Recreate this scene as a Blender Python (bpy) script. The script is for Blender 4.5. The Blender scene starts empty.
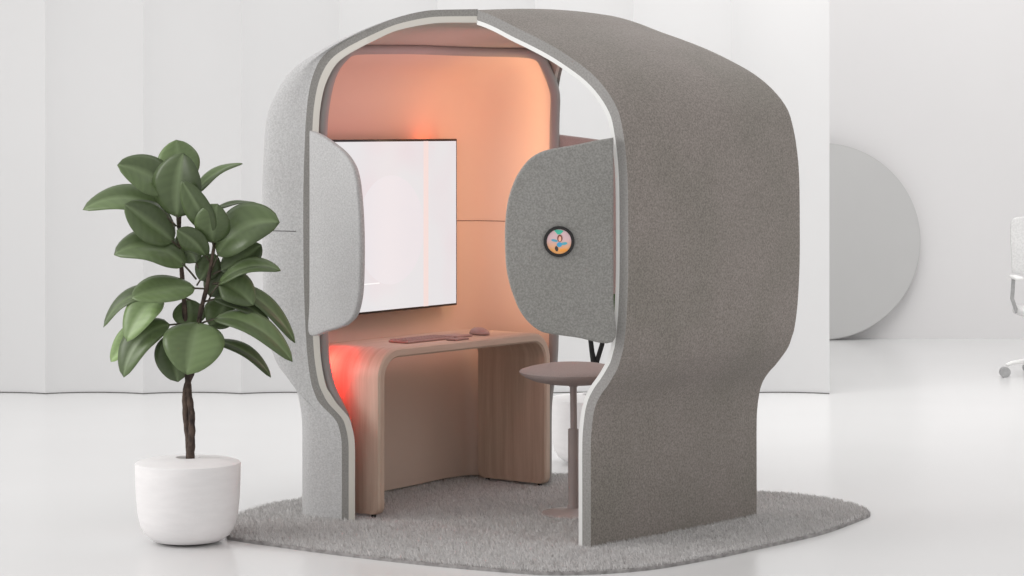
import bpy, bmesh, math, random
import numpy as np
from mathutils import Vector, Matrix
random.seed(7); rng = np.random.default_rng(3)
sc = bpy.context.scene
COL = sc.collection
PI = math.pi

# ------------------------------------------------------------------ helpers
def tag(o, label=None, cat=None, group=None, kind=None):
    if label: o['label'] = label
    if cat: o['category'] = cat
    if group: o['group'] = group
    if kind: o['kind'] = kind
    return o
def empty(name, loc=(0,0,0), rz=0.0):
    o = bpy.data.objects.new(name, None); COL.objects.link(o)
    o.location = loc; o.rotation_euler = (0,0,rz); o.empty_display_size = .1
    return o
def mesh_obj(name, verts, faces, mats, parent=None, smooth=True, mi=None, smooth_mask=None):
    me = bpy.data.meshes.new(name)
    me.from_pydata([tuple(v) for v in verts], [], [tuple(f) for f in faces])
    for m in (mats if isinstance(mats,(list,tuple)) else [mats]): me.materials.append(m)
    me.polygons.foreach_set('use_smooth', [bool(smooth)]*len(me.polygons) if smooth_mask is None else smooth_mask)
    if mi is not None: me.polygons.foreach_set('material_index', mi)
    me.update()
    o = bpy.data.objects.new(name, me); COL.objects.link(o)
    if parent: o.parent = parent
    return o
def from_bm(name, bm, mat, parent=None, smooth=True):
    me = bpy.data.meshes.new(name); bm.normal_update(); bm.to_mesh(me); bm.free()
    for m in (mat if isinstance(mat,(list,tuple)) else [mat]): me.materials.append(m)
    me.polygons.foreach_set('use_smooth', [smooth]*len(me.polygons)); me.update()
    o = bpy.data.objects.new(name, me); COL.objects.link(o)
    if parent: o.parent = parent
    return o
def sharp(o, ang=35):
    o.data.polygons.foreach_set('use_smooth',[True]*len(o.data.polygons))
    bm = bmesh.new(); bm.from_mesh(o.data)
    for e in bm.edges:
        if len(e.link_faces)==2:
            e.smooth = e.calc_face_angle(0) < math.radians(ang)
    bm.to_mesh(o.data); bm.free(); return o
def recalc(o):
    bm = bmesh.new(); bm.from_mesh(o.data); bmesh.ops.recalc_face_normals(bm, faces=bm.faces)
    bm.to_mesh(o.data); bm.free(); return o
def spline(pts, n):
    """Catmull-Rom through pts -> n samples (uniform in index)."""
    P = np.array(pts, float); m = len(P)
    out = []
    for u in np.linspace(0, m-1, n):
        i = min(int(u), m-2); f = u-i
        p1, p2 = P[i], P[i+1]
        p0 = P[i-1] if i>0 else 2*p1-p2
        p3 = P[i+2] if i+2<m else 2*p2-p1
        out.append(.5*((2*p1)+(-p0+p2)*f+(2*p0-5*p1+4*p2-p3)*f*f+(-p0+3*p1-3*p2+p3)*f**3))
    return np.array(out)
def tube(name, path, rad, mat, parent=None, seg=10, caps=True, squash=1.0):
    P = [Vector(p) for p in path]; n = len(P)
    R = rad if hasattr(rad,'__len__') else [rad]*n
    verts=[]; faces=[]; prev=None
    for i,p in enumerate(P):
        d = (P[min(i+1,n-1)]-P[max(i-1,0)]).normalized()
        if prev is None:
            a = Vector((0,0,1)) if abs(d.z)<.9 else Vector((1,0,0))
            x = d.cross(a).normalized()
        else:
            x = (prev - d*prev.dot(d)).normalized()
        prev = x; y = d.cross(x)
        for k in range(seg):
            t = 2*PI*k/seg
            verts.append(p + (x*math.cos(t) + y*math.sin(t)*squash)*R[i])
    for i in range(n-1):
        for k in range(seg):
            a=i*seg+k; b=i*seg+(k+1)%seg
            faces.append((a,b,b+seg,a+seg))
    if caps:
        faces.append(tuple(reversed(range(seg)))); faces.append(tuple(range((n-1)*seg, n*seg)))
    return sharp(mesh_obj(name, verts, faces, mat, parent), 60)
def lathe(name, prof, mat, parent=None, seg=48, loc=(0,0,0)):
    """prof = [(r,z)...]"""
    verts=[]; faces=[]; n=len(prof)
    for r,z in prof:
        for k in range(seg):
            t=2*PI*k/seg; verts.append((loc[0]+r*math.cos(t), loc[1]+r*math.sin(t), loc[2]+z))
    for i in range(n-1):
        for k in range(seg):
            a=i*seg+k; b=i*seg+(k+1)%seg
            faces.append((a,b,b+seg,a+seg))
    o = mesh_obj(name, verts, faces, mat, parent)
    bm=bmesh.new(); bm.from_mesh(o.data); bmesh.ops.remove_doubles(bm, verts=bm.verts, dist=1e-5)
    bmesh.ops.recalc_face_normals(bm, faces=bm.faces); bm.to_mesh(o.data); bm.free()
    return sharp(o, 40)
def rbox(name, size, loc, mat, parent=None, bev=.01, seg=3, rz=0.0, rot=None):
    bm = bmesh.new(); bmesh.ops.create_cube(bm, size=1)
    bmesh.ops.scale(bm, vec=size, verts=bm.verts)
    if bev>0: bmesh.ops.bevel(bm, geom=list(bm.edges), offset=bev, segments=seg, affect='EDGES', profile=.5)
    M = Matrix.Translation(loc) @ (rot.to_4x4() if rot else Matrix.Rotation(rz,4,'Z'))
    bm.transform(M)
    o = from_bm(name, bm, mat, parent); return sharp(o, 40)
def solid(name, O, I, mats, parent, edge_front=1):
    """closed solid between outer grid O[t,s] and inner grid I[t,s]; border faces at t=0 use slot edge_front"""
    nt, ns = O.shape[:2]
    verts = list(O.reshape(-1,3))+list(I.reshape(-1,3)); off = nt*ns
    F=[]; mi=[]; sm=[]
    for i in range(nt-1):
        for j in range(ns-1):
            a=i*ns+j
            F.append((a,a+1,a+ns+1,a+ns)); mi.append(0); sm.append(True)
            F.append((off+a,off+a+ns,off+a+ns+1,off+a+1)); mi.append(2 if len(mats)>2 else 0); sm.append(True)
    for j in range(ns-1):
        F.append((j,off+j,off+j+1,j+1)); mi.append(edge_front); sm.append(True)
        a=(nt-1)*ns+j; F.append((a,a+1,off+a+1,off+a)); mi.append(edge_front); sm.append(True)
    for i in range(nt-1):
        for j in (0,ns-1):
            a=i*ns+j; F.append((a,a+ns,off+a+ns,off+a)); mi.append(0); sm.append(True)
    o = mesh_obj(name, verts, F, mats, parent, mi=mi)
    recalc(o); return sharp(o, 50)
def slab(name, outline, y0, y1, mat, parent, bev=0.0, puff=0.0):
    """extrude closed (x,z) outline from y0 to y1"""
    bm = bmesh.new()
    vs = [bm.verts.new((x,y0,z)) for x,z in outline]
    f = bm.faces.new(vs)
    r = bmesh.ops.extrude_face_region(bm, geom=[f])
    for v in r['geom']:
        if isinstance(v, bmesh.types.BMVert): v.co.y = y1
    bmesh.ops.recalc_face_normals(bm, faces=bm.faces)
    if bev:
        ed=[e for e in bm.edges if abs(e.verts[0].co.y-e.verts[1].co.y)<1e-6]
        bmesh.ops.bevel(bm, geom=ed, offset=bev, segments=4, affect='EDGES', profile=.5)
    o = from_bm(name, bm, mat, parent); return sharp(o, 40)

# ------------------------------------------------------------------ materials
def srgb(c):
    return tuple(((x/255)/12.92 if x/255<=.04045 else (((x/255)+.055)/1.055)**2.4) for x in c)+(1,)
def mat(name, col, rough=.6, metal=0.0, spec=.5, noise=None, bump=None, emit=None, sheen=0):
    m = bpy.data.materials.new(name); m.use_nodes = True
    nt = m.node_tree; N = nt.nodes; L = nt.links; b = N['Principled BSDF']
    b.inputs['Base Color'].default_value = srgb(col) if len(col)==3 else col
    b.inputs['Roughness'].default_value = rough; b.inputs['Metallic'].default_value = metal
    b.inputs['Specular IOR Level'].default_value = spec
    if sheen: b.inputs['Sheen Weight'].default_value = sheen
    tc = N.new('ShaderNodeTexCoord')
    if noise:   # (scale, color2, lo, hi[, stretch])
        n = N.new('ShaderNodeTexNoise'); n.inputs['Scale'].default_value = noise[0]; n.inputs['Detail'].default_value = 3
        mp = N.new('ShaderNodeMapping'); L.new(tc.outputs['Object'], mp.inputs['Vector'])
        if len(noise)>4: mp.inputs['Scale'].default_value = noise[4]
        L.new(mp.outputs[0], n.inputs['Vector'])
        r = N.new('ShaderNodeValToRGB'); r.color_ramp.elements[0].position = noise[2]; r.color_ramp.elements[1].position = noise[3]
        r.color_ramp.elements[0].color = srgb(col); r.color_ramp.elements[1].color = srgb(noise[1])
        L.new(n.outputs['Fac'], r.inputs[0]); L.new(r.outputs[0], b.inputs['Base Color'])
    if bump:    # (scale, strength, distance)
        n = N.new('ShaderNodeTexNoise'); n.inputs['Scale'].default_value = bump[0]; n.inputs['Detail'].default_value = 2
        L.new(tc.outputs['Object'], n.inputs['Vector'])
        bp = N.new('ShaderNodeBump'); bp.inputs['Strength'].default_value = bump[1]; bp.inputs['Distance'].default_value = bump[2]
        L.new(n.outputs['Fac'], bp.inputs['Height']); L.new(bp.outputs[0], b.inputs['Normal'])
    if emit:
        b.inputs['Emission Color'].default_value = srgb(emit[0]); b.inputs['Emission Strength'].default_value = emit[1]
    return m
def felt(name, c1, c2, c3, big=2.5):
    """woven wool: fine grain over a slow mottling"""
    m = mat(name, c1, .95, spec=.15, bump=(150,.5,.004), sheen=.15)
    nt = m.node_tree; N = nt.nodes; L = nt.links; b = N['Principled BSDF']; tc=[n for n in N if n.type=='TEX_COORD'][0]
    f = N.new('ShaderNodeTexNoise'); f.inputs['Scale'].default_value=125; f.inputs['Detail'].default_value=4; f.inputs['Roughness'].default_value=.7
    L.new(tc.outputs['Object'], f.inputs['Vector'])
    r = N.new('ShaderNodeValToRGB'); r.color_ramp.elements[0].position=.38; r.color_ramp.elements[1].position=.62
    r.color_ramp.elements[0].color=srgb(c1); r.color_ramp.elements[1].color=srgb(c2); L.new(f.outputs['Fac'], r.inputs[0])
    g = N.new('ShaderNodeTexNoise'); g.inputs['Scale'].default_value=big; g.inputs['Detail'].default_value=2
    L.new(tc.outputs['Object'], g.inputs['Vector'])
    r2 = N.new('ShaderNodeValToRGB'); r2.color_ramp.elements[0].position=.35; r2.color_ramp.elements[1].position=.7
    r2.color_ramp.elements[0].color=(1,1,1,1); r2.color_ramp.elements[1].color=srgb(c3); L.new(g.outputs['Fac'], r2.inputs[0])
    mx = N.new('ShaderNodeMix'); mx.data_type='RGBA'; mx.blend_type='MULTIPLY'; mx.inputs['Factor'].default_value=1
    L.new(r.outputs[0], mx.inputs[6]); L.new(r2.outputs[0], mx.inputs[7]); L.new(mx.outputs[2], b.inputs['Base Color'])
    return m
def wood(name, c1, c2, axis=(1,1,1), rough=.5):
    m = mat(name, c1, rough, spec=.3)
    nt = m.node_tree; N = nt.nodes; L = nt.links; b = N['Principled BSDF']; tc=[n for n in N if n.type=='TEX_COORD'][0]
    mp=N.new('ShaderNodeMapping'); mp.inputs['Scale'].default_value=axis; L.new(tc.outputs['UV'], mp.inputs['Vector'])
    n=N.new('ShaderNodeTexNoise'); n.inputs['Scale'].default_value=1; n.inputs['Detail'].default_value=6; n.inputs['Roughness'].default_value=.65
    n.inputs['Distortion'].default_value=.3
    L.new(mp.outputs[0], n.inputs['Vector'])
    r=N.new('ShaderNodeValToRGB'); r.color_ramp.elements[0].position=.33; r.color_ramp.elements[1].position=.66
    r.color_ramp.elements[0].color=srgb(c1); r.color_ramp.elements[1].color=srgb(c2); L.new(n.outputs['Fac'], r.inputs[0])
    L.new(r.outputs[0], b.inputs['Base Color'])
    bp=N.new('ShaderNodeBump'); bp.inputs['Strength'].default_value=.15; bp.inputs['Distance'].default_value=.002
    L.new(n.outputs['Fac'], bp.inputs['Height']); L.new(bp.outputs[0], b.inputs['Normal'])
    return m

M = {}
RH=.03   # height of the rug pile: what stands on the rug starts here
K=1.77/1.74
M['felt_lit'] = felt('felt_lit', (178,178,178), (200,200,200), (250,249,249))  # same felt as the right shell, lightened for the lit side
M['felt_shaded']  = felt('felt_shaded', (128,121,116), (160,152,146), (240,243,240))  # same felt on the shaded side, shade partly painted into the colour
M['felt_flap']  = felt('felt_flap', (138,137,134), (162,161,158), (246,246,244))  # right flap: same felt, toned down for its angle to the light
M['felt_edge']  = felt('felt_edge', (126,124,121), (144,142,139), (245,245,243))
M['felt_edge_r']= felt('felt_edge_r', (150,148,146), (168,166,164), (245,245,243))
M['cream']  = mat('cream_trim', (186,182,174), .5, noise=(3,(190,186,178),.3,.7))
M['white']  = mat('white_trim', (240,240,238), .45, noise=(3,(236,236,234),.3,.7))
M['ceil']   = mat('beige_ceiling', (172,163,154), .8, noise=(2,(178,169,159),.3,.7))
M['lining'] = mat('peach_lining', (216,194,180), .75, spec=.2, noise=(1.5,(220,198,184),.3,.7))
M['band']   = mat('grey_band', (156,152,150), .6, noise=(5,(150,146,144),.3,.7))
M['hairline'] = mat('seam_brown', (120,90,80), .9)  # brown of the thin seam line in the lining
M['seamgrey'] = mat('seam_grey', (96,96,94), .9)
M['wood']   = wood('light_ash', (188,163,145), (208,186,169), (34,1.6,1))
M['black']  = mat('black_gloss', (22,20,20), .25, noise=(20,(26,24,24),.3,.7))
M['blackm'] = mat('black_matte', (30,29,29), .5, noise=(20,(36,35,35),.3,.7))
M['taupe']  = mat('taupe_fabric', (184,170,167), .85, spec=.2, noise=(220,(172,158,155),.35,.65), bump=(300,.3,.003))
M['taupe_metal'] = mat('taupe_metal', (170,158,155), .4, noise=(5,(162,150,148),.3,.7))
M['mauve']  = mat('mauve_plastic', (172,148,142), .5, noise=(60,(166,134,128),.3,.7))
M['mauve_dark'] = mat('mauve_keys', (158,134,128), .55, noise=(60,(152,120,114),.3,.7))
M['pot']    = mat('white_stone', (240,238,238), .7, spec=.3, noise=(10,(236,234,234),.35,.65,(1,1,4)), bump=(40,.08,.01))
M['soil']   = mat('dark_soil', (70,66,60), .95, noise=(60,(50,46,42),.3,.7), bump=(80,.6,.01))
M['bark']   = mat('brown_bark', (92,76,66), .85, noise=(45,(48,38,34),.35,.65,(1,1,.5)), bump=(70,.8,.01))
M['bark_black'] = mat('black_bark', (26,24,24), .8, noise=(60,(18,16,16),.3,.7))
M['floor']  = mat('white_floor', (226,226,226), .22, spec=.35, noise=(.6,(223,223,223),.3,.7))
M['wall']   = mat('white_wall', (215,215,215), .8, spec=.2, noise=(.8,(212,212,212),.3,.7))
M['wallf']  = mat('white_far_wall', (228,227,227), .85, spec=.2, noise=(.5,(225,224,224),.3,.7))
M['disc']   = mat('grey_disc_paint', (198,198,197), .8, spec=.2, noise=(1.0,(195,195,194),.3,.7))
M['rug']    = mat('rug_backing', (170,167,166), .95, noise=(30,(126,123,122),.3,.7))
M['mesh']   = mat('white_mesh', (226,226,225), .6, noise=(80,(214,214,213),.4,.6))
M['grey_plastic'] = mat('grey_plastic', (176,176,176), .4, noise=(40,(160,160,160),.3,.7))

# leaf material: darker face, pale midrib by UV
def leaf_mat():
    m = mat('rubber_leaf', (70,96,62), .38, spec=.45)
    nt=m.node_tree; N=nt.nodes; L=nt.links; b=N['Principled BSDF']
    at=N.new('ShaderNodeAttribute'); at.attribute_name='leafcol'; L.new(at.outputs['Color'], b.inputs['Base Color'])
    return m
M['leaf']=leaf_mat()

# ------------------------------------------------------------------ the room
def quad(name, pts, m, kind='structure'):
    o = mesh_obj(name, pts, [tuple(range(len(pts)))], m, smooth=False); tag(o, kind=kind); return o
tag(quad('floor', [(-12,2,0),(14,2,0),(14,20.75,0),(-12,20.75,0)], M['floor']), 'glossy white poured floor under the pod and the plants', 'floor')
w = mesh_obj('wall_back', [(-12,20.70,0),(14,20.70,0),(14,20.70,5),(-12,20.70,5),(-12,20.85,0),(14,20.85,0),(14,20.85,5),(-12,20.85,5)],
   [(0,1,2,3),(5,4,7,6),(0,4,5,1),(3,2,6,7),(0,3,7,4),(1,5,6,2)], M['wallf'], smooth=False)
tag(w, 'plain off-white wall far behind the round grey disc', 'wall', kind='structure')
# fluted wall
pitch=.634*K; xe=2.053*K; v=[]; f=[]; pts=[]
nfl=20; sub=14
for k in range(nfl*sub+1):
    x = xe - k*pitch/sub; ph=(k%sub)/sub
    pts.append((x, 16.17*K + (.085)*math.sin(PI*ph)**.8))
H=4.6
for x,y in pts: v += [(x,y,0),(x,y,H)]
n=len(pts)
for i in range(n-1): f.append((2*i,2*i+1,2*i+3,2*i+2))
b0=len(v); v += [(xe,16.72,0),(xe,16.72,H),(pts[-1][0],16.72,0),(pts[-1][0],16.72,H)]
f += [(0,b0,b0+1,1),(b0,b0+2,b0+3,b0+1),(2*n-2,2*n-1,b0+3,b0+2)]
f.append(tuple([2*i+1 for i in range(n)]+[b0+3,b0+1]))
w = mesh_obj('wall_left', v, f, M['wall']); recalc(w); sharp(w, 25)
tag(w, 'white wall of shallow concave flutes standing behind the pod', 'wall', kind='structure')
# dark shadow gap at the foot of the fluted wall
v=[];f=[]
for x,y in pts: v += [(x,y-.006,.0),(x,y-.006,.006)]
for i in range(n-1): f.append((2*i,2*i+1,2*i+3,2*i+2))
t_ = mesh_obj('trim_1', v, f, mat('gap_dark',(95,95,93),.8)); tag(t_, 'thin dark joint where the fluted wall meets the floor', 'trim', kind='structure')

# round grey disc
d = empty('round_panel', (2.505*K,20.22*K,0)); tag(d, 'big round flat grey disc leaning at the foot of the far wall', 'disc')
bm=bmesh.new(); bmesh.ops.create_cone(bm, cap_ends=True, segments=160, radius1=.81, radius2=.81, depth=.05)
bmesh.ops.bevel(bm, geom=[e for e in bm.edges if len(e.link_faces)==2 and e.calc_face_angle(0)>1], offset=.008, segments=2, affect='EDGES')
bm.transform(Matrix.Translation((0,0,.812))@Matrix.Rotation(PI/2,4,'X')); sharp(from_bm('disc', bm, M['disc'], d),40)

# ------------------------------------------------------------------ the pod
PX, PY, PR = -.21, 10.74, math.radians(-34)
def pod_w(x,y,z=0):
    return (PX+math.cos(PR)*x-math.sin(PR)*y, PY+math.sin(PR)*x+math.cos(PR)*y, z)
pod = empty('privacy_pod', (PX,PY,RH), PR)
tag(pod, 'grey felt work pod of two curved shells open at the front, standing on the rug', 'work pod')

NT=72
# left shell : (plan at head height, plan at the foot) outer / inner
W = spline([(-.878,0),(-.99,-.02),(-1.09,-.01),(-1.17,.07),(-1.22,.22),(-1.24,.5),(-1.24,.8),(-1.23,1.14),(-1.16,1.42),(-1.0,1.56),(-.76,1.57),(-.51,1.51)],NT)
B = spline([(-.659,0),(-.78,-.01),(-.86,.0),(-.93,.06),(-.985,.2),(-1.05,.45),(-1.05,.8),(-1.06,1.10),(-1.06,1.34),(-.99,1.49),(-.78,1.54),(-.54,1.48)],NT)
WI= spline([(-.79,0),(-.90,.05),(-1.0,.08),(-1.07,.16),(-1.12,.30),(-1.14,.55),(-1.14,.8),(-1.13,1.1),(-1.08,1.36),(-.95,1.49),(-.74,1.50),(-.505,1.46)],NT)
BI= spline([(-.585,0),(-.72,.05),(-.83,.06),(-.895,.12),(-.95,.22),(-.99,.45),(-.99,.78),(-.99,1.06),(-.995,1.28),(-.94,1.43),(-.76,1.48),(-.53,1.43)],NT)
# profile controls: z, g (0 foot .. 1 bulge), f (1 wall .. 0 ridge)
prof_out = [(0,0,1),(.15,0,1),(.30,.0,1),(.345,.015,1),(.385,.06,1),(.43,.175,1),(.495,.57,1),(.545,.72,1),(.60,.81,1),(.71,.895,1),(.86,.95,1),(1.05,.985,1),(1.3,1,1),(1.5,1,.998),
            (1.67,1,.99),(1.755,1,.985),(1.85,1,.973),(1.934,1,.953),(2.012,1,.914),(2.061,1,.863),(2.103,1,.782),(2.143,1,.678),(2.176,1,.578),(2.204,1,.478),(2.224,1,.379),(2.236,1,.282),(2.238,1,.2),(2.236,1,.0)]
prof_in  = [(0,0,1),(.15,0,1),(.31,.0,1),(.365,.03,1),(.40,.08,1),(.444,.175,1),(.502,.50,1),(.54,.66,1),(.575,.79,1),(.674,.92,1),(.80,.975,1),(1.05,.995,1),(1.3,1,1),(1.5,1,1),
            (1.66,1,1),(1.74,1,.997),(1.81,1,.99),(1.90,1,.965),(1.96,1,.93),(2.01,1,.885),(2.045,1,.825),(2.08,1,.735),(2.113,1,.635),(2.147,1,.525),(2.165,1,.42),(2.178,1,.3),(2.182,1,.2),(2.178,1,.0)]
NS=96
PO=spline(prof_out,NS); PI_=spline(prof_in,NS)
Rl = np.array([[.075, y] for y in np.interp(np.linspace(0,1,NT),[0,.12,.3,.8,1],[0,.03,.25,.85,1.02])])
def surf(Wc,Bc,Rc,prof):
    G=np.zeros((len(Wc),len(prof),3))
    for i in range(len(Wc)):
        for j,(z,g,f) in enumerate(prof):
            base = Bc[i]*(1-g)+Wc[i]*g
            p = Rc[i]+(base-Rc[i])*f
            G[i,j]=(p[0],p[1],z if j else -RH+.002)
    return G
def lift(G, sh=0.0):
    for i in range(NT):
        t=min(1,max(0,(i/NT-.04)/.14)); 
        for j in range(NS):
            z=G[i,j,2]; G[i,j,2]=z+.15*t*math.exp(-((z-.54)/.23)**2)-sh*min(1,i/NT/.12)*math.exp(-((z-1.98)/.17)**2)
    return G
O=lift(surf(W,B,Rl,PO),.085); I=surf(WI,BI,Rl,PI_)
def slope(p,i,z):
    if z<1.25:
        u=min(1,max(0,z)/1.15); gs=u*u*(3-2*u); wmid=min(1,max(0,(i/NT-.12)/.15))*min(1,max(0,(.96-i/NT)/.12))
        p[:2]=p[:2]*(1-wmid)+(BI[i]*(1-gs)+WI[i]*gs)*wmid
for i in range(NT):
    for j in range(NS): slope(I[i,j],i,I[i,j,2])
Mid=O*.48+I*.52
ls = solid('left_shell', O, Mid, [M['felt_lit'],M['felt_edge']], pod); ls['label']='grey felt left shell in a lit tone, curling round the desk'
solid('cream_liner', Mid, I, [M['cream'],M['cream'],M['ceil']], ls)
# horizontal seam on the shell outside
jz = int(np.argmin(abs(PO[:,0]-1.27)))
sm_path=[(O[i,jz,0]*1.0-.0,O[i,jz,1],1.262) for i in range(2,NT-1)]
def outward(pth, e):
    out=[]
    for i,p in enumerate(pth):
        a=np.array(pth[max(i-1,0)]); b=np.array(pth[min(i+1,len(pth)-1)]); d=b-a; nrm=np.array([-d[1],d[0],0]); nrm/=np.linalg.norm(nrm)+1e-9
        out.append(tuple(np.array(p)+nrm*e))
    return out
def path_sign(pth, e):   # push away from the pod's middle
    q=outward(pth,e); c=np.array([0,.7,0])
    m=len(pth)//2
    return q if np.linalg.norm(np.array(q[m])-c)>np.linalg.norm(np.array(pth[m])-c)==(e>0) else outward(pth,-e)
tube('shell_seam', path_sign(sm_path,.0005), .0022, M['seamgrey'], ls, seg=6)

# peach wall lining : inner surface up to the frame line, frame band round its edge
def at(Wc,Bc,Rc,prof,ti,z):
    zs=prof[:,0]; k=min(int(np.argmax(zs>=z)) if (zs>=z).any() else len(zs)-1, len(zs)-1); k=max(k,1)
    a=(z-zs[k-1])/max(zs[k]-zs[k-1],1e-6); a=min(max(a,0),1)
    g=prof[k-1,1]*(1-a)+prof[k,1]*a; f=prof[k-1,2]*(1-a)+prof[k,2]*a
    base=Bc[ti]*(1-g)+Wc[ti]*g; p=Rc[ti]+(base-Rc[ti])*f
    return np.array([p[0],p[1],z])
tt=np.linspace(0,1,NT)
ztop=np.interp(tt,[0,.02,.05,.09,.14,.22,.5,.8,.88,.93,.965,.985,1],[1.80,1.92,2.01,2.055,2.075,2.09,2.105,2.105,2.10,2.085,2.05,1.99,1.88])
ztop=np.convolve(np.pad(ztop,2,mode='edge'),np.ones(5)/5,'valid')
# the lining sits a little inside the shell
def inset(p, e=.02, c=(-.1,.75)):
    v_=np.array([c[0]-p[0], c[1]-p[1],0]); v_/=np.linalg.norm(v_)
    return p+v_*e
LN=64
G=np.zeros((NT,LN,3)); T0=1
for i in range(NT):
    for j in range(LN):
        z=ztop[i]*j/(LN-1)
        q=at(WI,BI,Rl,PI_,i,z)
        slope(q,i,z)
        q=inset(q,.02)
        if z>1.6: q[2]-=.012
        G[i,j]=q
for j in range(LN):
    z=G[0,j,2]; q=at(WI,BI,Rl,PI_,0,z); k=min(1,max(0,(z-.38)/.2))
    G[0,j,:2]=(q[0]-.008*k-.06*(1-k), .035)
    G[1,j,:2]=(q[0]-.022*k-.07*(1-k), .07)
for k_,e_ in ((1,.025),(2,.016),(3,.009),(4,.004)): G[NT-k_,:,0]+=e_
lin_v=G.reshape(-1,3); Fq=[]
for i in range(NT-1):
    for j in range(LN-1):
        a=i*LN+j; Fq.append((a,a+LN,a+LN+1,a+1))
lin=mesh_obj('wall_lining', lin_v, Fq, M['lining'], pod); lin['label']='peach curved inner wall panel lit in salmon and orange'
path=[G[0,j] for j in range(0,LN,1)]+[G[i,LN-1] for i in range(1,NT)]+[G[NT-1,j] for j in range(LN-2,-1,-1)]
path=[np.array(p) for p in path]
for _ in range(4):
    path=[path[0]]+[(path[i-1]+2*path[i]+path[i+1])/4 for i in range(1,len(path)-1)]+[path[-1]]
fr=tube('lining_frame', path, .024, M['band'], pod, seg=10); fr['label']='grey-brown rounded edge band framing the peach panel'
# lining seam
zsm=1.262
tube('lining_seam', [tuple(inset(at(WI,BI,Rl,PI_,i,zsm),.0215)) for i in range(2,NT-1)], .0018, M['hairline'], lin, seg=6)

# right shell
NR=34
Wr=spline([(.830,0),(.892,.28),(.945,.56),(.987,.85),(1.022,1.15)],NR); Br=spline([(.648,0),(.70,.28),(.745,.56),(.778,.85),(.805,1.15)],NR)
Rr=spline([(.072,0),(.062,.3),(.055,.6),(.048,.9),(.04,1.15)],NR)
prof_r=[(0,0,1),(.2,0,1),(.40,.0,1),(.47,.02,1),(.528,.06,1),(.56,.10,1),(.593,.17,1),(.63,.30,1),(.661,.44,1),(.70,.59,1),(.743,.735,1),(.79,.82,1),(.831,.88,1),(.938,.95,1),(1.1,.995,1),(1.3,1,1),(1.5,1,.997),
        (1.62,1,.985),(1.711,1,.967),(1.80,1,.935),(1.885,1,.86),(1.96,1,.755),(2.03,1,.61),(2.075,1,.50),(2.115,1,.385),(2.155,1,.26),(2.19,1,.16),(2.215,1,.075),(2.232,1,0)]
PRO=spline(prof_r,NS)
OR=surf(Wr,Br,Rr,PRO)
for i in range(NR): OR[i,:,2]*= 1+.008*(i/(NR-1))+.008*math.sin(PI*i/(NR-1))
def offs(Gd, e):
    du=np.gradient(Gd,axis=0); dv=np.gradient(Gd,axis=1)
    du[:,:,0]*=1
    # profile normal inside the (x,z) section so that the cut edges stay planar
    nx=dv[:,:,2]; nz=-dv[:,:,0]; l=np.sqrt(nx**2+nz**2)+1e-9
    R=Gd.copy(); R[:,:,0]-=nx/l*e; R[:,:,2]-=nz/l*e
    return R
MR=offs(OR,.042); IR=offs(OR,.060)
for Gx in (MR,IR): Gx[:,0,2]=-RH+.002; Gx[:,-1,0]=OR[:,-1,0]
rs=solid('right_shell', OR, MR, [M['felt_shaded'],M['felt_edge_r']], pod); rs['label']='grey felt right shell in a shaded tone, with wide blank outer face'
solid('white_liner', MR, IR, [M['white'],M['white'],M['ceil']], rs)

# wing flaps -------------------------------------------------
def flap(name, hinge, ang_local, outl, mt, thick, parent):
    """outl: (distance from hinge, z) closed; built standing on its hinge line"""
    pts=spline(outl+[outl[0]], len(outl)*5)[:-1]
    # keep the hinge side straight
    e=empty('tmp'); bpy.data.objects.remove(e)
    o=slab(name,[tuple(p) for p in pts],-thick/2,thick/2,mt,parent,bev=.010)
    o.location=(hinge[0],hinge[1],0); o.rotation_euler=(0,0,ang_local); return o
def outline_px(pts, hx, Yh, wid, span):
    return [(max(0,(abs(px-hx)/span*wid)), 1.74-(py-125)*Yh/2500) for px,py in pts]
lf_px=[(311,130.7),(318,133),(326.3,137.2),(336,143.5),(345.4,150.5),(352,158),(356.9,166.5),(360,177),(361.8,189),(363.6,210),(364.5,232),(364.6,258),(363.7,284),(361.6,299),(357.8,311),(352,318),(345.4,322.8),(330,328.6),(311,333.7),(311,300),(311,232),(311,165)]
lf=flap('flap_panel',(-.806,-.03),math.radians(-14),outline_px(lf_px,311,11.19,.365,53.5),M['felt_lit'],.034,pod)
lf['label']='pale grey felt flap on the left edge of the opening'
rf_px=[(613,137.5),(595,140.6),(575,144.8),(556,148),(541.7,151.5),(531,157.5),(523,166),(516,177),(510.4,191),(506.8,206),(505,224),(504.8,245),(506,266),(509.5,284),(514.6,299),(520,311),(527,320.5),(535,327.5),(545.8,332.5),(575,336.8),(613,341),(613,300),(613,240),(613,185)]
rf=flap('flap_panel',(.775,-.028),math.radians(180+34+2),[(a,z) for a,z in outline_px(rf_px,613,10.29,.445,108)],M['felt_flap'],.036,pod)
rf['label']='mid grey felt flap on the right edge with a round touch display'
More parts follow.
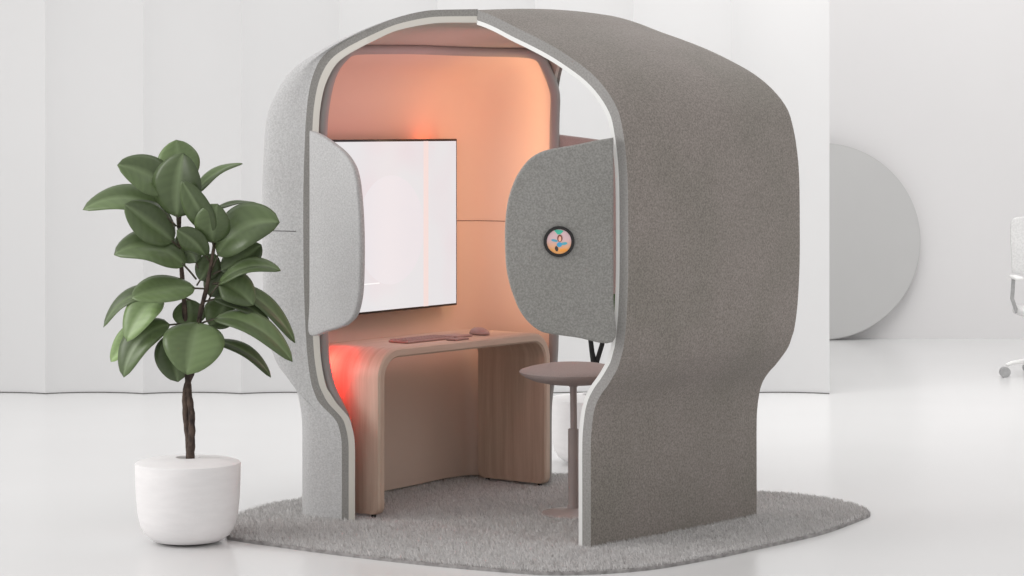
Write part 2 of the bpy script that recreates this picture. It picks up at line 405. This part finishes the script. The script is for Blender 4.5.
# the slab's far side: local -y/+y depends on the turn; screen goes on the side facing the camera (+y after the turn)
face=.018
dl=((613-558.4)/108*.445, 1.74-(241-125)*10.3/2500)
def disc_mesh(name, r, y, th, mt, parent, c, seg=48, r_in=None):
    bm=bmesh.new()
    vs=[]
    if r_in is None:
        bmesh.ops.create_cone(bm,cap_ends=True,segments=seg,radius1=r,radius2=r,depth=th)
        bm.transform(Matrix.Translation((c[0],y,c[1]))@Matrix.Rotation(PI/2,4,'X'))
    else:
        rings=[(r_in,-th/2),(r,-th/2),(r,th/2),(r_in,th/2)]
        vv=[[bm.verts.new((c[0]+rr*math.cos(2*PI*k/seg), y+dy, c[1]+rr*math.sin(2*PI*k/seg))) for k in range(seg)] for rr,dy in rings]
        for a in range(4):
            for k in range(seg):
                bm.faces.new((vv[a][k],vv[a][(k+1)%seg],vv[(a+1)%4][(k+1)%seg],vv[(a+1)%4][k]))
        bmesh.ops.recalc_face_normals(bm,faces=bm.faces)
    return sharp(from_bm(name,bm,mt,parent),40)
disc_mesh('display_ring', .0635, face+.005, .014, M['black'], rf, dl, r_in=.0505)
# picture on the display, procedural: warm peach field with teal and blue shapes
def picture():
    m=mat('display_picture',(214,170,160),.3); nt=m.node_tree; N=nt.nodes; L=nt.links; b=N['Principled BSDF']
    tc=[n for n in N if n.type=='TEX_COORD'][0]
    sep=N.new('ShaderNodeSeparateXYZ'); L.new(tc.outputs['Object'],sep.inputs[0])
    r=N.new('ShaderNodeValToRGB'); r.color_ramp.elements[0].color=srgb((224,160,96)); r.color_ramp.elements[1].color=srgb((206,176,180))
    r.color_ramp.elements[0].position=.15; r.color_ramp.elements[1].position=.6
    mr=N.new('ShaderNodeMapRange'); mr.inputs[1].default_value=dl[1]-.05; mr.inputs[2].default_value=dl[1]+.05
    L.new(sep.outputs['Z'],mr.inputs[0]); L.new(mr.outputs[0],r.inputs[0]); L.new(r.outputs[0],b.inputs['Base Color'])
    L.new(r.outputs[0],b.inputs['Emission Color']); b.inputs['Emission Strength'].default_value=.25
    return m
scr=disc_mesh('display_screen', .0508, face+.003, .008, picture(), rf, dl)
def blob(col, pts, k):
    m=mat('display_shape',col,.4,emit=(col,.3))
    pts=[(dl[0]-a/238, dl[1]+b/238) for a,b in pts]
    slab('picture_shape',pts,face+.007,face+.0078+k*.0004,m,rf)
def ell(cx,cy,rx,ry,rot=0,n=18):
    return [(cx+rx*math.cos(2*PI*k/n)*math.cos(rot)-ry*math.sin(2*PI*k/n)*math.sin(rot), cy+rx*math.cos(2*PI*k/n)*math.sin(rot)+ry*math.sin(2*PI*k/n)*math.cos(rot)) for k in range(n)]
blob((66,176,150), [(-5,11),(-2,11.6),(2,11.4),(4.5,10.2),(1,7),(-1.5,7)], 0)
blob((110,60,48), ell(.8,3.2,2.6,3.6), 1)
blob((226,170,150), ell(.8,2.6,1.4,2.6), 2)
blob((84,152,176), ell(-4.5,1,3.2,1.2,-.2), 1)
blob((84,160,176), ell(5,-2,3.2,1.4,.15), 1)
blob((70,150,190), ell(0.3,-3,2.6,2.4), 2)
blob((60,50,48), ell(-2.4,-7,1.6,2.6,.2), 1)
blob((224,150,70), ell(4,-8.5,4.2,1.5,.1), 1)
# far flap behind, attached to the left shell's rear edge
ff=flap('flap_panel',(-.515,1.46),math.radians(34-6),[(0,1.70),(.12,1.685),(.22,1.672),(.32,1.655),(.40,1.62),(.44,1.54),(.46,1.40),(.46,1.2),(.44,1.03),(.40,.95),(.32,.915),(.2,.9),(0,.88),(0,1.0),(0,1.25),(0,1.5)],M['taupe'],.034,pod)
ff['label']='taupe flap at the rear opening behind the right flap'

# ------------------------------------------------------------------ desk
dx0,dy0 = pod_w(-.48,.728)[:2]
DR = PR+math.radians(-4)
desk=empty('waterfall_desk',(dx0,dy0,RH),DR)
tag(desk,'pale wooden waterfall desk with rounded corners inside the pod','desk')
# local: x = depth (front 0 .. back -D), y = length
Ld=1.265; D=.424; Hd=.74; th=.043; Rad=.135
def desk_path(off):
    L2=Ld/2-off; h=Hd-off; r=max(Rad-off,.02); p=[]
    p += [(-L2,.004),(-L2,.012),(-L2,.034),(-L2,.08)]
    n=14
    p.append((-L2,h-r-.2)); 
    for k in range(n+1):
        a=PI - (PI/2)*k/n; p.append((-L2+r+r*math.cos(a), h-r+r*math.sin(a)))
    for q in (-.2,0,.2): p.append((q,h))
    for k in range(n+1):
        a=PI/2-(PI/2)*k/n; p.append((L2-r+r*math.cos(a), h-r+r*math.sin(a)))
    p.append((L2,h-r-.2)); p += [(L2,.08),(L2,.034),(L2,.012),(L2,.004)]
    return p
po=desk_path(0); pi=desk_path(th)
bm=bmesh.new(); uvl=bm.loops.layers.uv.new()
eb=.008
secs=[(0-eb,0),(0,eb),(0,th-eb),(-eb,th),(-D+eb,th),(-D,th-eb),(-D,eb),(-D+eb,0)]
grid=[]; s=0; arc=[0]
for i in range(1,len(po)): s+=math.dist(po[i],po[i-1]); arc.append(s)
for i in range(len(po)):
    row=[]
    for (x,o_) in secs:
        a=o_/th; y=po[i][0]*(1-a)+pi[i][0]*a; z=po[i][1]*(1-a)+pi[i][1]*a
        row.append(bm.verts.new((-D/2+(x+D/2)*(1-2*(.03 if min(i,len(po)-1-i)==0 else .012 if min(i,len(po)-1-i)==1 else 0)/D),y,z)))
    grid.append(row)
uvm={}
for i,row in enumerate(grid):
    for k,vv in enumerate(row): uvm[vv]=(secs[k][0]-secs[k][1]*.5, arc[i])
for i in range(len(grid)-1):
    for k in range(8):
        bm.faces.new((grid[i][k],grid[i][(k+1)%8],grid[i+1][(k+1)%8],grid[i+1][k]))
bm.faces.new(grid[0]); bm.faces.new(list(reversed(grid[-1])))
bmesh.ops.recalc_face_normals(bm,faces=bm.faces)
for f_ in bm.faces:
    for l in f_.loops: l[uvl].uv=uvm[l.vert]
sharp(from_bm('bentwood_top',bm,M['wood'],desk),40)
for sy in (-1,1):
    for x in (-.05,-D+.05):
        lathe('foot',[(0,-.012),(.012,-.012),(.012,.006),(0,.006)],M['blackm'],desk,seg=16,loc=(x,sy*(Ld/2-th/2),0))

# things on the desk
def dw(x,y,z): 
    c,s_=math.cos(DR),math.sin(DR); return (dx0+c*x-s_*y, dy0+s_*x+c*y, z+RH)
kb=empty('keyboard',dw(-.16,-.15,Hd),DR+math.radians(0)); tag(kb,'thin mauve keyboard lying on the desk at its near end','keyboard')
rbox('keyboard_body',(.12,.335,.012),(0,0,.006),M['mauve'],kb,bev=.005)
vv=[];ff_=[]
for r_ in range(5):
    for c_ in range(14):
        x=-.045+r_*.0225; y=-.150+c_*.0230; a=len(vv)
        w2,h2=.0095,.0098
        for (px_,py_) in ((-w2,-h2),(w2,-h2),(w2,h2),(-w2,h2)): vv.append((x+px_,y+py_,.0115))
        for (px_,py_) in ((-w2,-h2),(w2,-h2),(w2,h2),(-w2,h2)): vv.append((x+px_*.9,y+py_*.9,.0150))
        ff_ += [(a+4,a+5,a+6,a+7),(a,a+1,a+5,a+4),(a+1,a+2,a+6,a+5),(a+2,a+3,a+7,a+6),(a+3,a,a+4,a+7)]
mesh_obj('keys',vv,ff_,M['mauve_dark'],kb,smooth=False)
tp=rbox('phone',(.055,.11,.009),(0,0,.0045),M['mauve_dark'],None,bev=.004); tp.location=dw(-.05,-.02,Hd); tp.rotation_euler=(0,0,DR+.05)
tag(tp,'small flat mauve phone lying in front of the keyboard','phone')
nb=rbox('number_pad',(.11,.12,.010),(0,0,.005),M['mauve'],None,bev=.004); nb.location=dw(-.17,.115,Hd); nb.rotation_euler=(0,0,DR)
tag(nb,'flat square mauve pad lying between the keyboard and the mouse','keypad')
ms=empty('computer_mouse',dw(-.15,.265,Hd),DR+math.radians(80)); tag(ms,'rounded mauve computer mouse to the right of the keyboard','mouse')
bm=bmesh.new(); bmesh.ops.create_uvsphere(bm,u_segments=28,v_segments=16,radius=1)
for v_ in bm.verts:
    z=v_.co.z; v_.co=Vector((v_.co.x*.034*(1-.08*v_.co.y), v_.co.y*.064, (z*.032 if z>0 else z*.004)+.005))
from_bm('mouse_body',bm,M['mauve'],ms)
rbox('scroll_wheel',(.006,.016,.012),(0,.03,.028),M['mauve_dark'],ms,bev=.002)

# ------------------------------------------------------------------ monitor
mx,my=pod_w(-.98,.742)[:2]
mon=empty('wall_monitor',(mx,my,RH),PR+math.radians(-1)); tag(mon,'large thin black-edged screen glowing white on the peach wall','monitor')
mz0,mz1=.85,1.672; ml=1.13
# local x: depth toward the room is +x ; y: length
rbox('monitor_case',(.03,ml,mz1-mz0),(0,0,(mz0+mz1)/2),M['black'],mon,bev=.004)
sm_=mat('screen_glow',(20,20,20),.3,spec=.3,emit=((234,228,230),.92))
nt=sm_.node_tree;N=nt.nodes;L=nt.links;b_=N['Principled BSDF'];tc=[n for n in N if n.type=='TEX_COORD'][0]
gn=N.new('ShaderNodeTexNoise');gn.inputs['Scale'].default_value=1.8;L.new(tc.outputs['Object'],gn.inputs['Vector'])
gr=N.new('ShaderNodeValToRGB');gr.color_ramp.elements[0].color=srgb((236,234,236));gr.color_ramp.elements[1].color=srgb((238,224,228));gr.color_ramp.elements[0].position=.4;gr.color_ramp.elements[1].position=.65
L.new(gn.outputs['Fac'],gr.inputs[0]);L.new(gr.outputs[0],b_.inputs['Emission Color'])
rbox('screen',(.004,ml-.022,mz1-mz0-.022),(.0152,0,(mz0+mz1)/2),sm_,mon,bev=0)
def scr_shape(nm, pts, col, st, k=0):
    m=mat(nm+'_glow',(20,20,20),.3,emit=(col,st))
    bm=bmesh.new(); vs=[bm.verts.new((.0175+k*.0003,y,z)) for y,z in pts]; f=bm.faces.new(vs)
    o=from_bm(nm,bm,m,mon,smooth=False); return o
scr_shape('screen_circle',[(.03+.26*math.cos(a),1.24+.26*math.sin(a)) for a in np.linspace(0,2*PI,64,endpoint=False)],(237,232,236),.92)
scr_shape('screen_dot',[(-.235+.006*math.cos(a),.985+.006*math.sin(a)) for a in np.linspace(0,2*PI,16,endpoint=False)],(205,70,80),.9,1)
scr_shape('screen_line',[(-.215,.988),(-.06,.988),(-.06,.994),(-.215,.994)],(250,248,248),1.0,1)
scr_shape('light_band',[(.285,mz0+.01),(.325,mz0+.01),(.325,mz1-.01),(.285,mz1-.01)],(244,224,220),.95,2)
rbox('wall_bracket',(.10,.3,.3),(-.064,0,1.25),M['blackm'],mon,bev=.005)

# ------------------------------------------------------------------ stool
sx,sy=(576-512)/2500*11.27,11.27
st=empty('saddle_stool',(sx-.012,sy,RH)); tag(st,'round mauve-grey swivel stool with a dished seat half behind the right shell','stool')
lathe('seat',[(0,.573),(.05,.573),(.12,.576),(.18,.588),(.22,.605),(.238,.618),(.244,.628),(.238,.636),(.20,.648),(.13,.662),(.06,.668),(0,.669)],M['taupe'],st,seg=64)
lathe('seat_hub',[(0,.56),(.019,.56),(.022,.58),(0,.58)],M['taupe_metal'],st,seg=24)
tube('column',[(0,0,.58),(.003,0,.30)],.0155,M['taupe_metal'],st,seg=20)
tube('column_sleeve',[(.0,0,.37),(.0,0,.03)],[.024,.0235],M['taupe_metal'],st,seg=20)
lathe('base',[(0,-.02),(.14,-.02),(.15,-.012),(.14,-.004),(.05,.008),(.027,.014),(.026,.03),(0,.03)],M['taupe_metal'],st,seg=48)

# ------------------------------------------------------------------ rug
rc=pod_w(.13,.48)
rug=empty('shaggy_rug',(rc[0],rc[1],0),PR); tag(rug,'grey rounded shaggy rug lying on the floor under the pod','rug')
# outline of the rug as metric floor points (world metres), turned into the rug's own frame
RP=[]
for px,py,h in [(228,540,0),(290,549,0),(350,557,0),(420,565,0),(500,572.3,0),(560,575.5,0),(640,571.3,0),(706,560.7,0),(772.5,546.4,0),(822,534.8,0),(859,521.5,0),(870.5,513,.01),
                (859,503,.026),(832,496.6,.026),(792.5,491.6,.026),(757.6,489,.026),(660,478,.026),(565,472,.026),(470,475,.026),(390,482,.026),(340,489,.026),(303,496,.026),(270,501.6,.026),(240,511,.026),(225,524,.02)]:
    Y=(1.77-h)*2500/(py-125); X=(px-512)/2500*Y-rc[0]; Y-=rc[1]
    c,s_=math.cos(-PR),math.sin(-PR); RP.append((c*X-s_*Y, s_*X+c*Y))
OL=spline(RP+[RP[0]],201)[:-1]
oa=np.arctan2(OL[:,1],OL[:,0]); orad=np.hypot(OL[:,0],OL[:,1]); od=np.argsort(oa)
def rug_r(a): return np.interp(a,oa[od],orad[od],period=2*PI)
v=[(0,0,.012)]+[(x,y,.012) for x,y in OL]+[(x,y,.0) for x,y in OL]
n=len(OL); f=[(0,1+i,1+(i+1)%n) for i in range(n)]+[(1+i,1+n+i,1+n+(i+1)%n,1+(i+1)%n) for i in range(n)]
mesh_obj('rug_backing',v,f,M['rug'],rug,smooth=False)
# pile
NB=280000
ang=rng.uniform(0,2*PI,NB*2); rad=np.sqrt(rng.uniform(0,1,NB*2))*1.75
px_=rad*np.cos(ang); py_=rad*np.sin(ang)
ok=np.hypot(px_,py_)<rug_r(np.arctan2(py_,px_))-.004
px_=px_[ok][:NB]; py_=py_[ok][:NB]; NB=len(px_)
# leave out the pile under shells' feet is unnecessary: the shells press through it
hgt=rng.uniform(.018,.032,NB); la=rng.uniform(0,2*PI,NB); ll=rng.uniform(.003,.015,NB)
clump=np.sin(px_*41+2*np.sin(py_*19))*np.cos(py_*37+1.5*np.sin(px_*23))
la=la*.5+clump*1.6+2.0
wd=.0014
bx=px_; by=py_; ox=np.cos(la)*ll; oy=np.sin(la)*ll; sxv=-np.sin(la)*wd; syv=np.cos(la)*wd
turn=rng.uniform(0,PI,NB); sxv=np.cos(turn)*wd; syv=np.sin(turn)*wd
V=np.zeros((NB,5,3))
V[:,0]=np.stack([bx-sxv,by-syv,np.full(NB,.006)],1); V[:,1]=np.stack([bx+sxv,by+syv,np.full(NB,.006)],1)
V[:,2]=np.stack([bx+ox*.35+sxv*.8,by+oy*.35+syv*.8,hgt*.62],1); V[:,3]=np.stack([bx+ox*.35-sxv*.8,by+oy*.35-syv*.8,hgt*.62],1)
V[:,4]=np.stack([bx+ox,by+oy,hgt],1)
me=bpy.data.meshes.new('rug_pile'); me.vertices.add(NB*5); me.vertices.foreach_set('co',V.reshape(-1))
idx=np.arange(NB)[:,None]*5; quad_=np.concatenate([idx+0,idx+1,idx+2,idx+3],1); tri=np.concatenate([idx+3,idx+2,idx+4],1)
loops=np.concatenate([quad_,tri],1).reshape(-1); me.loops.add(NB*7); me.loops.foreach_set('vertex_index',loops)
me.polygons.add(NB*2); ls_=np.stack([np.arange(NB)*7,np.arange(NB)*7+4],1).reshape(-1); me.polygons.foreach_set('loop_start',ls_)
me.update(calc_edges=True); me.validate()
ca=me.color_attributes.new('pile','FLOAT_COLOR','POINT'); tone=rng.uniform(.78,1.1,NB)+clump*.06
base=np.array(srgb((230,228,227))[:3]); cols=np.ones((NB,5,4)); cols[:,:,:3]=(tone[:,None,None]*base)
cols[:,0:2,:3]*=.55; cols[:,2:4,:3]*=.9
ca.data.foreach_set('color',cols.reshape(-1))
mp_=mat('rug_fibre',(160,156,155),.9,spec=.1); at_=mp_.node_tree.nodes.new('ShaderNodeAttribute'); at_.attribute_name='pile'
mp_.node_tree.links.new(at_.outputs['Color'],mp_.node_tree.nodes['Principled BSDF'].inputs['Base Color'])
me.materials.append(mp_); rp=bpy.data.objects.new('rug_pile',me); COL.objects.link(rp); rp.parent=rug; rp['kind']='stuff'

# ------------------------------------------------------------------ potted rubber plants
PPX,PPY=188.0,10.61; S=2500/PPY
def make_plant(name, label, loc, rz, sc_=1.0, bark=None, lf_all=True):
    root=empty(name,loc,rz); root.scale=(sc_,)*3
    tag(root,label,'plant')
    R=.226
    lathe('pot',[(0,0.004),(.10,.004),(.145,.012),(.178,.035),(.200,.075),(.212,.13),(.219,.20),(.222,.28),(.223,.345),(.221,.351),(.20,.358),(.12,.369),(.052,.373),(.048,.368),(.046,.33),(0,.33)],M['pot'],root,seg=80).scale=(1,1,.965)
    lathe('soil',[(0,.335),(.0455,.335),(.0455,.325),(0,.325)],M['soil'],root,seg=24)
    def P(px,py,dy=0): return Vector(((px-PPX)/S, dy, 1.77-(py-125)*PPY/2500))
    bk=bark or M['bark']
    # stems (bark with small knots)
    def stem(pp,r0,r1):
        pts=spline([tuple(P(*q)) for q in pp],44); rr=[(r0+(r1-r0)*i/43)*(1+.09*math.sin(i*2.4)+.05*random.uniform(-1,1)) for i in range(44)]
        return [tuple(p) for p in pts],rr
    s1,r1=stem([(190,462),(189,440),(186,415),(186,390),(193,368),(198,340),(200,315),(206,290),(211,265),(214,245),(215,225)],.0175,.006)
    a=tube('stem',s1,r1,bk,root,seg=10)
    s2,r2=stem([(191,462,-.012),(192,440,-.016),(192,415,-.012),(189,392,-.005),(186,365,.02),(185,335,.03),(183,300,.03),(181,270,.02),(179,240,.01),(180,215,.0),(182,195,.0)],.0165,.006)
    tube('stem',s2,r2,bk,root,seg=10)
    # leaves: base, control(px), tip, depth of tip, depth of control, width px, normal, tone
    LV=[
     ((181,196),(176,165),(173,140), .10,.10,33,(.15,-1,.2),1.5),
     ((176,205),(160,172),(118,165), -.02,.03,34,(.35,-.8,.5),1.0),
     ((178,228),(176,190),(185,153), -.05,-.06,43,(-.35,-1,.05),.72),
     ((176,226),(135,180),(82,210), .02,.03,29,(-.1,-.65,.75),1.2),
     ((180,248),(158,226),(127,204), -.07,-.03,35,(.45,-.8,.45),.85),
     ((187,208),(205,168),(241,164), .06,.05,15,(.1,-.35,.95),1.1),
     ((205,215),(228,200),(253,204), .12,.10,10,(0,-.3,1),.8),
     ((214,246),(208,215),(186,180), -.13,-.11,23,(-.4,-.9,.2),.85),
     ((214,250),(212,225),(221,203), -.12,-.09,28,(.0,-1,-.05),.95),
     ((212,270),(232,215),(281,222), -.06,-.08,45,(-.35,-.75,.6),1.0),
     ((213,274),(240,262),(261,245), .02,.02,26,(.1,-.85,.4),.6),
     ((210,262),(200,240),(180,229), -.10,-.07,20,(-.5,-.8,.35),.8),
     ((196,279),(160,228),(117,254), -.08,-.06,40,(-.1,-.6,.8),1.0),
     ((210,296),(240,252),(282,270), -.06,-.06,21,(0,-.55,.85),1.2),
     ((213,284),(232,278),(254,305), -.03,-.02,28,(.3,-.85,.4),.95),
     ((208,289),(165,284),(137,296), -.14,-.09,31,(-.15,-.72,.7),1.35),
     ((190,300),(125,276),(102,328), .04,.02,22,(-.5,-.5,.7),.9),
     ((172,300),(146,292),(130,340), -.08,-.06,30,(-.35,-.8,.5),2.2),
     ((150,318),(125,335),(107,364), .10,.08,18,(-.4,-.9,.2),3.0),
     ((184,324),(134,322),(126,376), -.06,-.05,30,(-.45,-.75,.45),1.0),
     ((200,318),(200,330),(193,370), -.20,-.15,47,(.05,-.95,.36),1.3),
     ((186,335),(170,345),(178,382), .00,.02,33,(.1,-.95,.3),.8),
     ((190,332),(188,318),(188,300), .05,.05,26,(0,-1,.1),.9),
     ((206,330),(218,318),(226,300), .07,.06,26,(.1,-1,.1),.9),
     ((204,302),(235,290),(270,324), .0,.0,18,(.2,-.6,.75),.6),
     ((215,284),(262,285),(294,344), .05,.03,18,(.35,-.6,.7),.95),
     ((200,324),(250,300),(294,360), -.08,-.08,25,(.25,-.6,.75),1.15),
     ((199,342),(245,338),(270,378), .03,.02,15,(.3,-.55,.8),.7),
     ((197,285),(206,270),(214,255), .06,.05,20,(.2,-.9,.3),.7),
     ((208,302),(214,285),(233,262), .06,.05,24,(.1,-.9,.3),.6),
     ((198,268),(190,250),(175,236), .06,.05,24,(-.1,-.9,.3),.65),
    ]
    vs=[];fs=[];cl=[];uv=[]
    NL,NW=18,8
    pet=[]
    for (b0,c0,t0,dt,dc,wpx,nrm,tone) in LV:
        Bp=P(*b0,0); Cp=P(*c0,dc); Tp=P(*t0,dt)
        Wm=wpx/S/2*1.30; nv=Vector(nrm).normalized()
        pts=[(1-u)**2*Bp+2*u*(1-u)*Cp+u*u*Tp for u in [q_/(NL+3) for q_ in range(NL+4)]]
        pet.append([tuple(p) for p in pts[:5]])
        pts=pts[3:]
        start=len(vs)
        for i in range(NL+1):
            u=i/NL; p=pts[i]; d=(pts[min(i+1,NL)]-pts[max(i-1,0)]).normalized()
            sd=d.cross(nv).normalized(); nn=sd.cross(d).normalized()
            if nn.dot(nv)<0: nn=-nn
            wv=Wm*(math.sin(PI*min(1,u**.95))**.60)
            if i==NL: wv=0.0006
            for k in range(NW+1):
                s_=(k/NW)*2-1
                lift=abs(s_)*wv*.30 - (abs(s_)**3)*wv*.22 + .0018*math.sin(9*u+3*s_)
                vs.append(p+sd*(s_*wv)+nn*lift)
                mid=math.exp(-(s_/.10)**2)
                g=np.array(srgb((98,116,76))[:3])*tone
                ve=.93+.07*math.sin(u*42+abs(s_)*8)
                g=g*ve*(1.0-.26*(s_>0))  # fold shading painted in: one half of each blade is darker
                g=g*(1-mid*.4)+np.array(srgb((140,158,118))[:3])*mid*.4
                cl.append((*np.minimum(g,.8),1))
        for i in range(NL):
            for k in range(NW):
                a=start+i*(NW+1)+k; fs.append((a,a+1,a+NW+2,a+NW+1))
    # leaf stalks belong to the foliage mesh
    nl=len(fs)
    for pth in pet:
        a0=len(vs); n_=len(pth)
        for i,p in enumerate(pth):
            for k in range(6):
                t=2*PI*k/6; vs.append(Vector((p[0]+.0035*math.cos(t),p[1]+.0035*math.sin(t)*.6,p[2]+.0035*math.sin(t)))); cl.append((.06,.05,.03,1))
        for i in range(n_-1):
            for k in range(6):
                a=a0+i*6+k; b=a0+i*6+(k+1)%6; fs.append((a,b,b+6,a+6))
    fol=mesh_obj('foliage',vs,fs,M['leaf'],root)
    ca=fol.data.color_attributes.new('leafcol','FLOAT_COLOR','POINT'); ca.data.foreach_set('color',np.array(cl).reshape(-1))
    sl=fol.modifiers.new('thickness','SOLIDIFY'); sl.thickness=.0016; sl.offset=0
    return root
plant=make_plant('potted_rubber_plant','green broad-leaved rubber plant in a round white pot left of the pod',((PPX-512)/2500*PPY,PPY,0),0)
# second plant behind the pod
def copy_tree(o,parent=None):
    c=o.copy(); COL.objects.link(c); c.parent=parent
    for ch in [x for x in bpy.data.objects if x.parent==o]: copy_tree(ch,c)
    return c
p2=copy_tree(plant); p2.location=((592-512)/2500*13.1,13.1,0); p2.rotation_euler=(0,0,0); p2.scale=(1,1,1)
for ch in [x for x in bpy.data.objects if x.parent==p2]:
    if ch.name.startswith('stem'): bpy.data.objects.remove(ch)
    elif ch.name.startswith('foliage'): ch.rotation_euler=(0,0,math.radians(150)); ch.scale=(.88,.88,.88); ch.location=(.06,0,.15)
def q2(px,py): return ((px-592)/191,0,1.77-(py-125)/191)
tube('stem',[q2(594,412),q2(594,395),q2(595,380),q2(594.5,366),q2(592,352),q2(590,335),q2(589,310),q2(595,270),q2(600,210)],[.019,.018,.018,.018,.014,.013,.012,.010,.006],M['bark_black'],p2)
tube('stem',[q2(595,370),q2(598,358),q2(602,345),q2(605,330),q2(606,300),q2(602,230)],[.012,.013,.013,.012,.010,.006],M['bark_black'],p2)
p2['label']='white-potted plant with a black forked stem behind the stool, mostly hidden'

# ------------------------------------------------------------------ office chair at the right edge
oc=empty('office_chair',(3.79,17.55,0),math.radians(0)); tag(oc,'white swivel office chair with mesh back at the right edge','chair')
bk=slab('backrest',[tuple(p) for p in spline([(-.235,.72),(-.24,.85),(-.245,1.0),(-.235,1.09),(-.18,1.115),(0,1.12),(.18,1.115),(.235,1.09),(.245,1.0),(.24,.85),(.235,.72),(.1,.70),(-.1,.70),(-.235,.72)],60)[:-1]],.22,.245,M['mesh'],oc,bev=.008)
rbox('seat',(.48,.46,.06),(0,-.02,.46),M['mesh'],oc,bev=.025,seg=4)
for s_ in (-1,1):
    ar=rbox('armrest',(.06,.24,.025),(s_*.255,-.02,.70),M['white'],oc,bev=.012)
    tube('arm_post',[(s_*.27,0,.69),(s_*.275,.02,.55),(s_*.24,.03,.45)],.014,M['grey_plastic'],ar)
tube('back_support',[(0,.24,.95),(0,.27,.7),(0,.22,.5),(0,.1,.42)],.02,M['grey_plastic'],oc)
tube('gas_column',[(0,0,.44),(0,0,.09)],.025,M['grey_plastic'],oc,seg=16)
for k in range(5):
    a=math.radians(180+72*k); c,s_=math.cos(a),math.sin(a)
    lg=tube('base_leg',[(0,0,.13),(c*.12,s_*.12,.125),(c*.28,s_*.28,.10),(c*.32,s_*.32,.085)],[.022,.02,.015,.012],M['white'],oc)
    cs=disc_mesh('caster',.036,0,.022,M['grey_plastic'],lg,(0,.036),seg=24); cs.location=(c*.33,s_*.33+.016,0)
    cs=disc_mesh('caster',.036,0,.022,M['grey_plastic'],lg,(0,.036),seg=24); cs.location=(c*.33,s_*.33-.016,0)

# ------------------------------------------------------------------ light
wd_=bpy.data.worlds.new('World'); sc.world=wd_; wd_.use_nodes=True
bg=wd_.node_tree.nodes['Background']; bg.inputs[0].default_value=(1,.985,.978,1); bg.inputs[1].default_value=.78
def area(name,loc,target,size,energy,color=(1,1,1),sizey=None,parent=None):
    l=bpy.data.lights.new(name,'AREA'); l.energy=energy; l.color=color; l.size=size
    if sizey: l.shape='RECTANGLE'; l.size_y=sizey
    o=bpy.data.objects.new(name,l); COL.objects.link(o); o.location=loc
    d=Vector(target)-Vector(loc); o.rotation_euler=d.to_track_quat('-Z','Y').to_euler(); return o
area('key_light',(-9,9.0,5),(-.5,11.5,1.2),5,410,(1,.98,.972),5)
area('wall_light',(0,12.0,7.5),(0,17.5,1),7,40,(1,.985,.98),3)
area('overhead_light',(2.5,15.5,6),(3,19,0),4,215,(1,.985,.98),4)
# coloured area lights inside the pod; the pink wash is added to tint the lining
def pl(x,y,z): return pod_w(x,y,z+RH)
area('rear_strip_light',pl(-.50,1.28,1.40),pl(-1.0,1.42,1.40),.10,2.4,(1,.60,.32),1.2)
area('pink_wash_light',pl(-.15,.60,1.62),pl(-1.1,.65,1.45),.5,4.4,(1,.43,.43),.5)
area('front_red_light',pl(-.86,.07,.60),pl(-.60,.40,.50),.05,3.4,(1,.03,.025),.35)
area('screen_top_light',pl(-1.04,1.20,1.62),pl(-1.10,1.20,2.0),.08,.2,(1,.16,.06),.10)

# ------------------------------------------------------------------ camera
cam=bpy.data.cameras.new('camera'); co=bpy.data.objects.new('camera',cam); COL.objects.link(co); sc.camera=co
co.location=(0,0,1.77); co.rotation_euler=(PI/2,0,0)
cam.sensor_width=36; cam.lens=2500/1024*36; cam.shift_y=-163/1024; cam.clip_end=100
sc.view_settings.view_transform='Standard'; sc.view_settings.look='None'
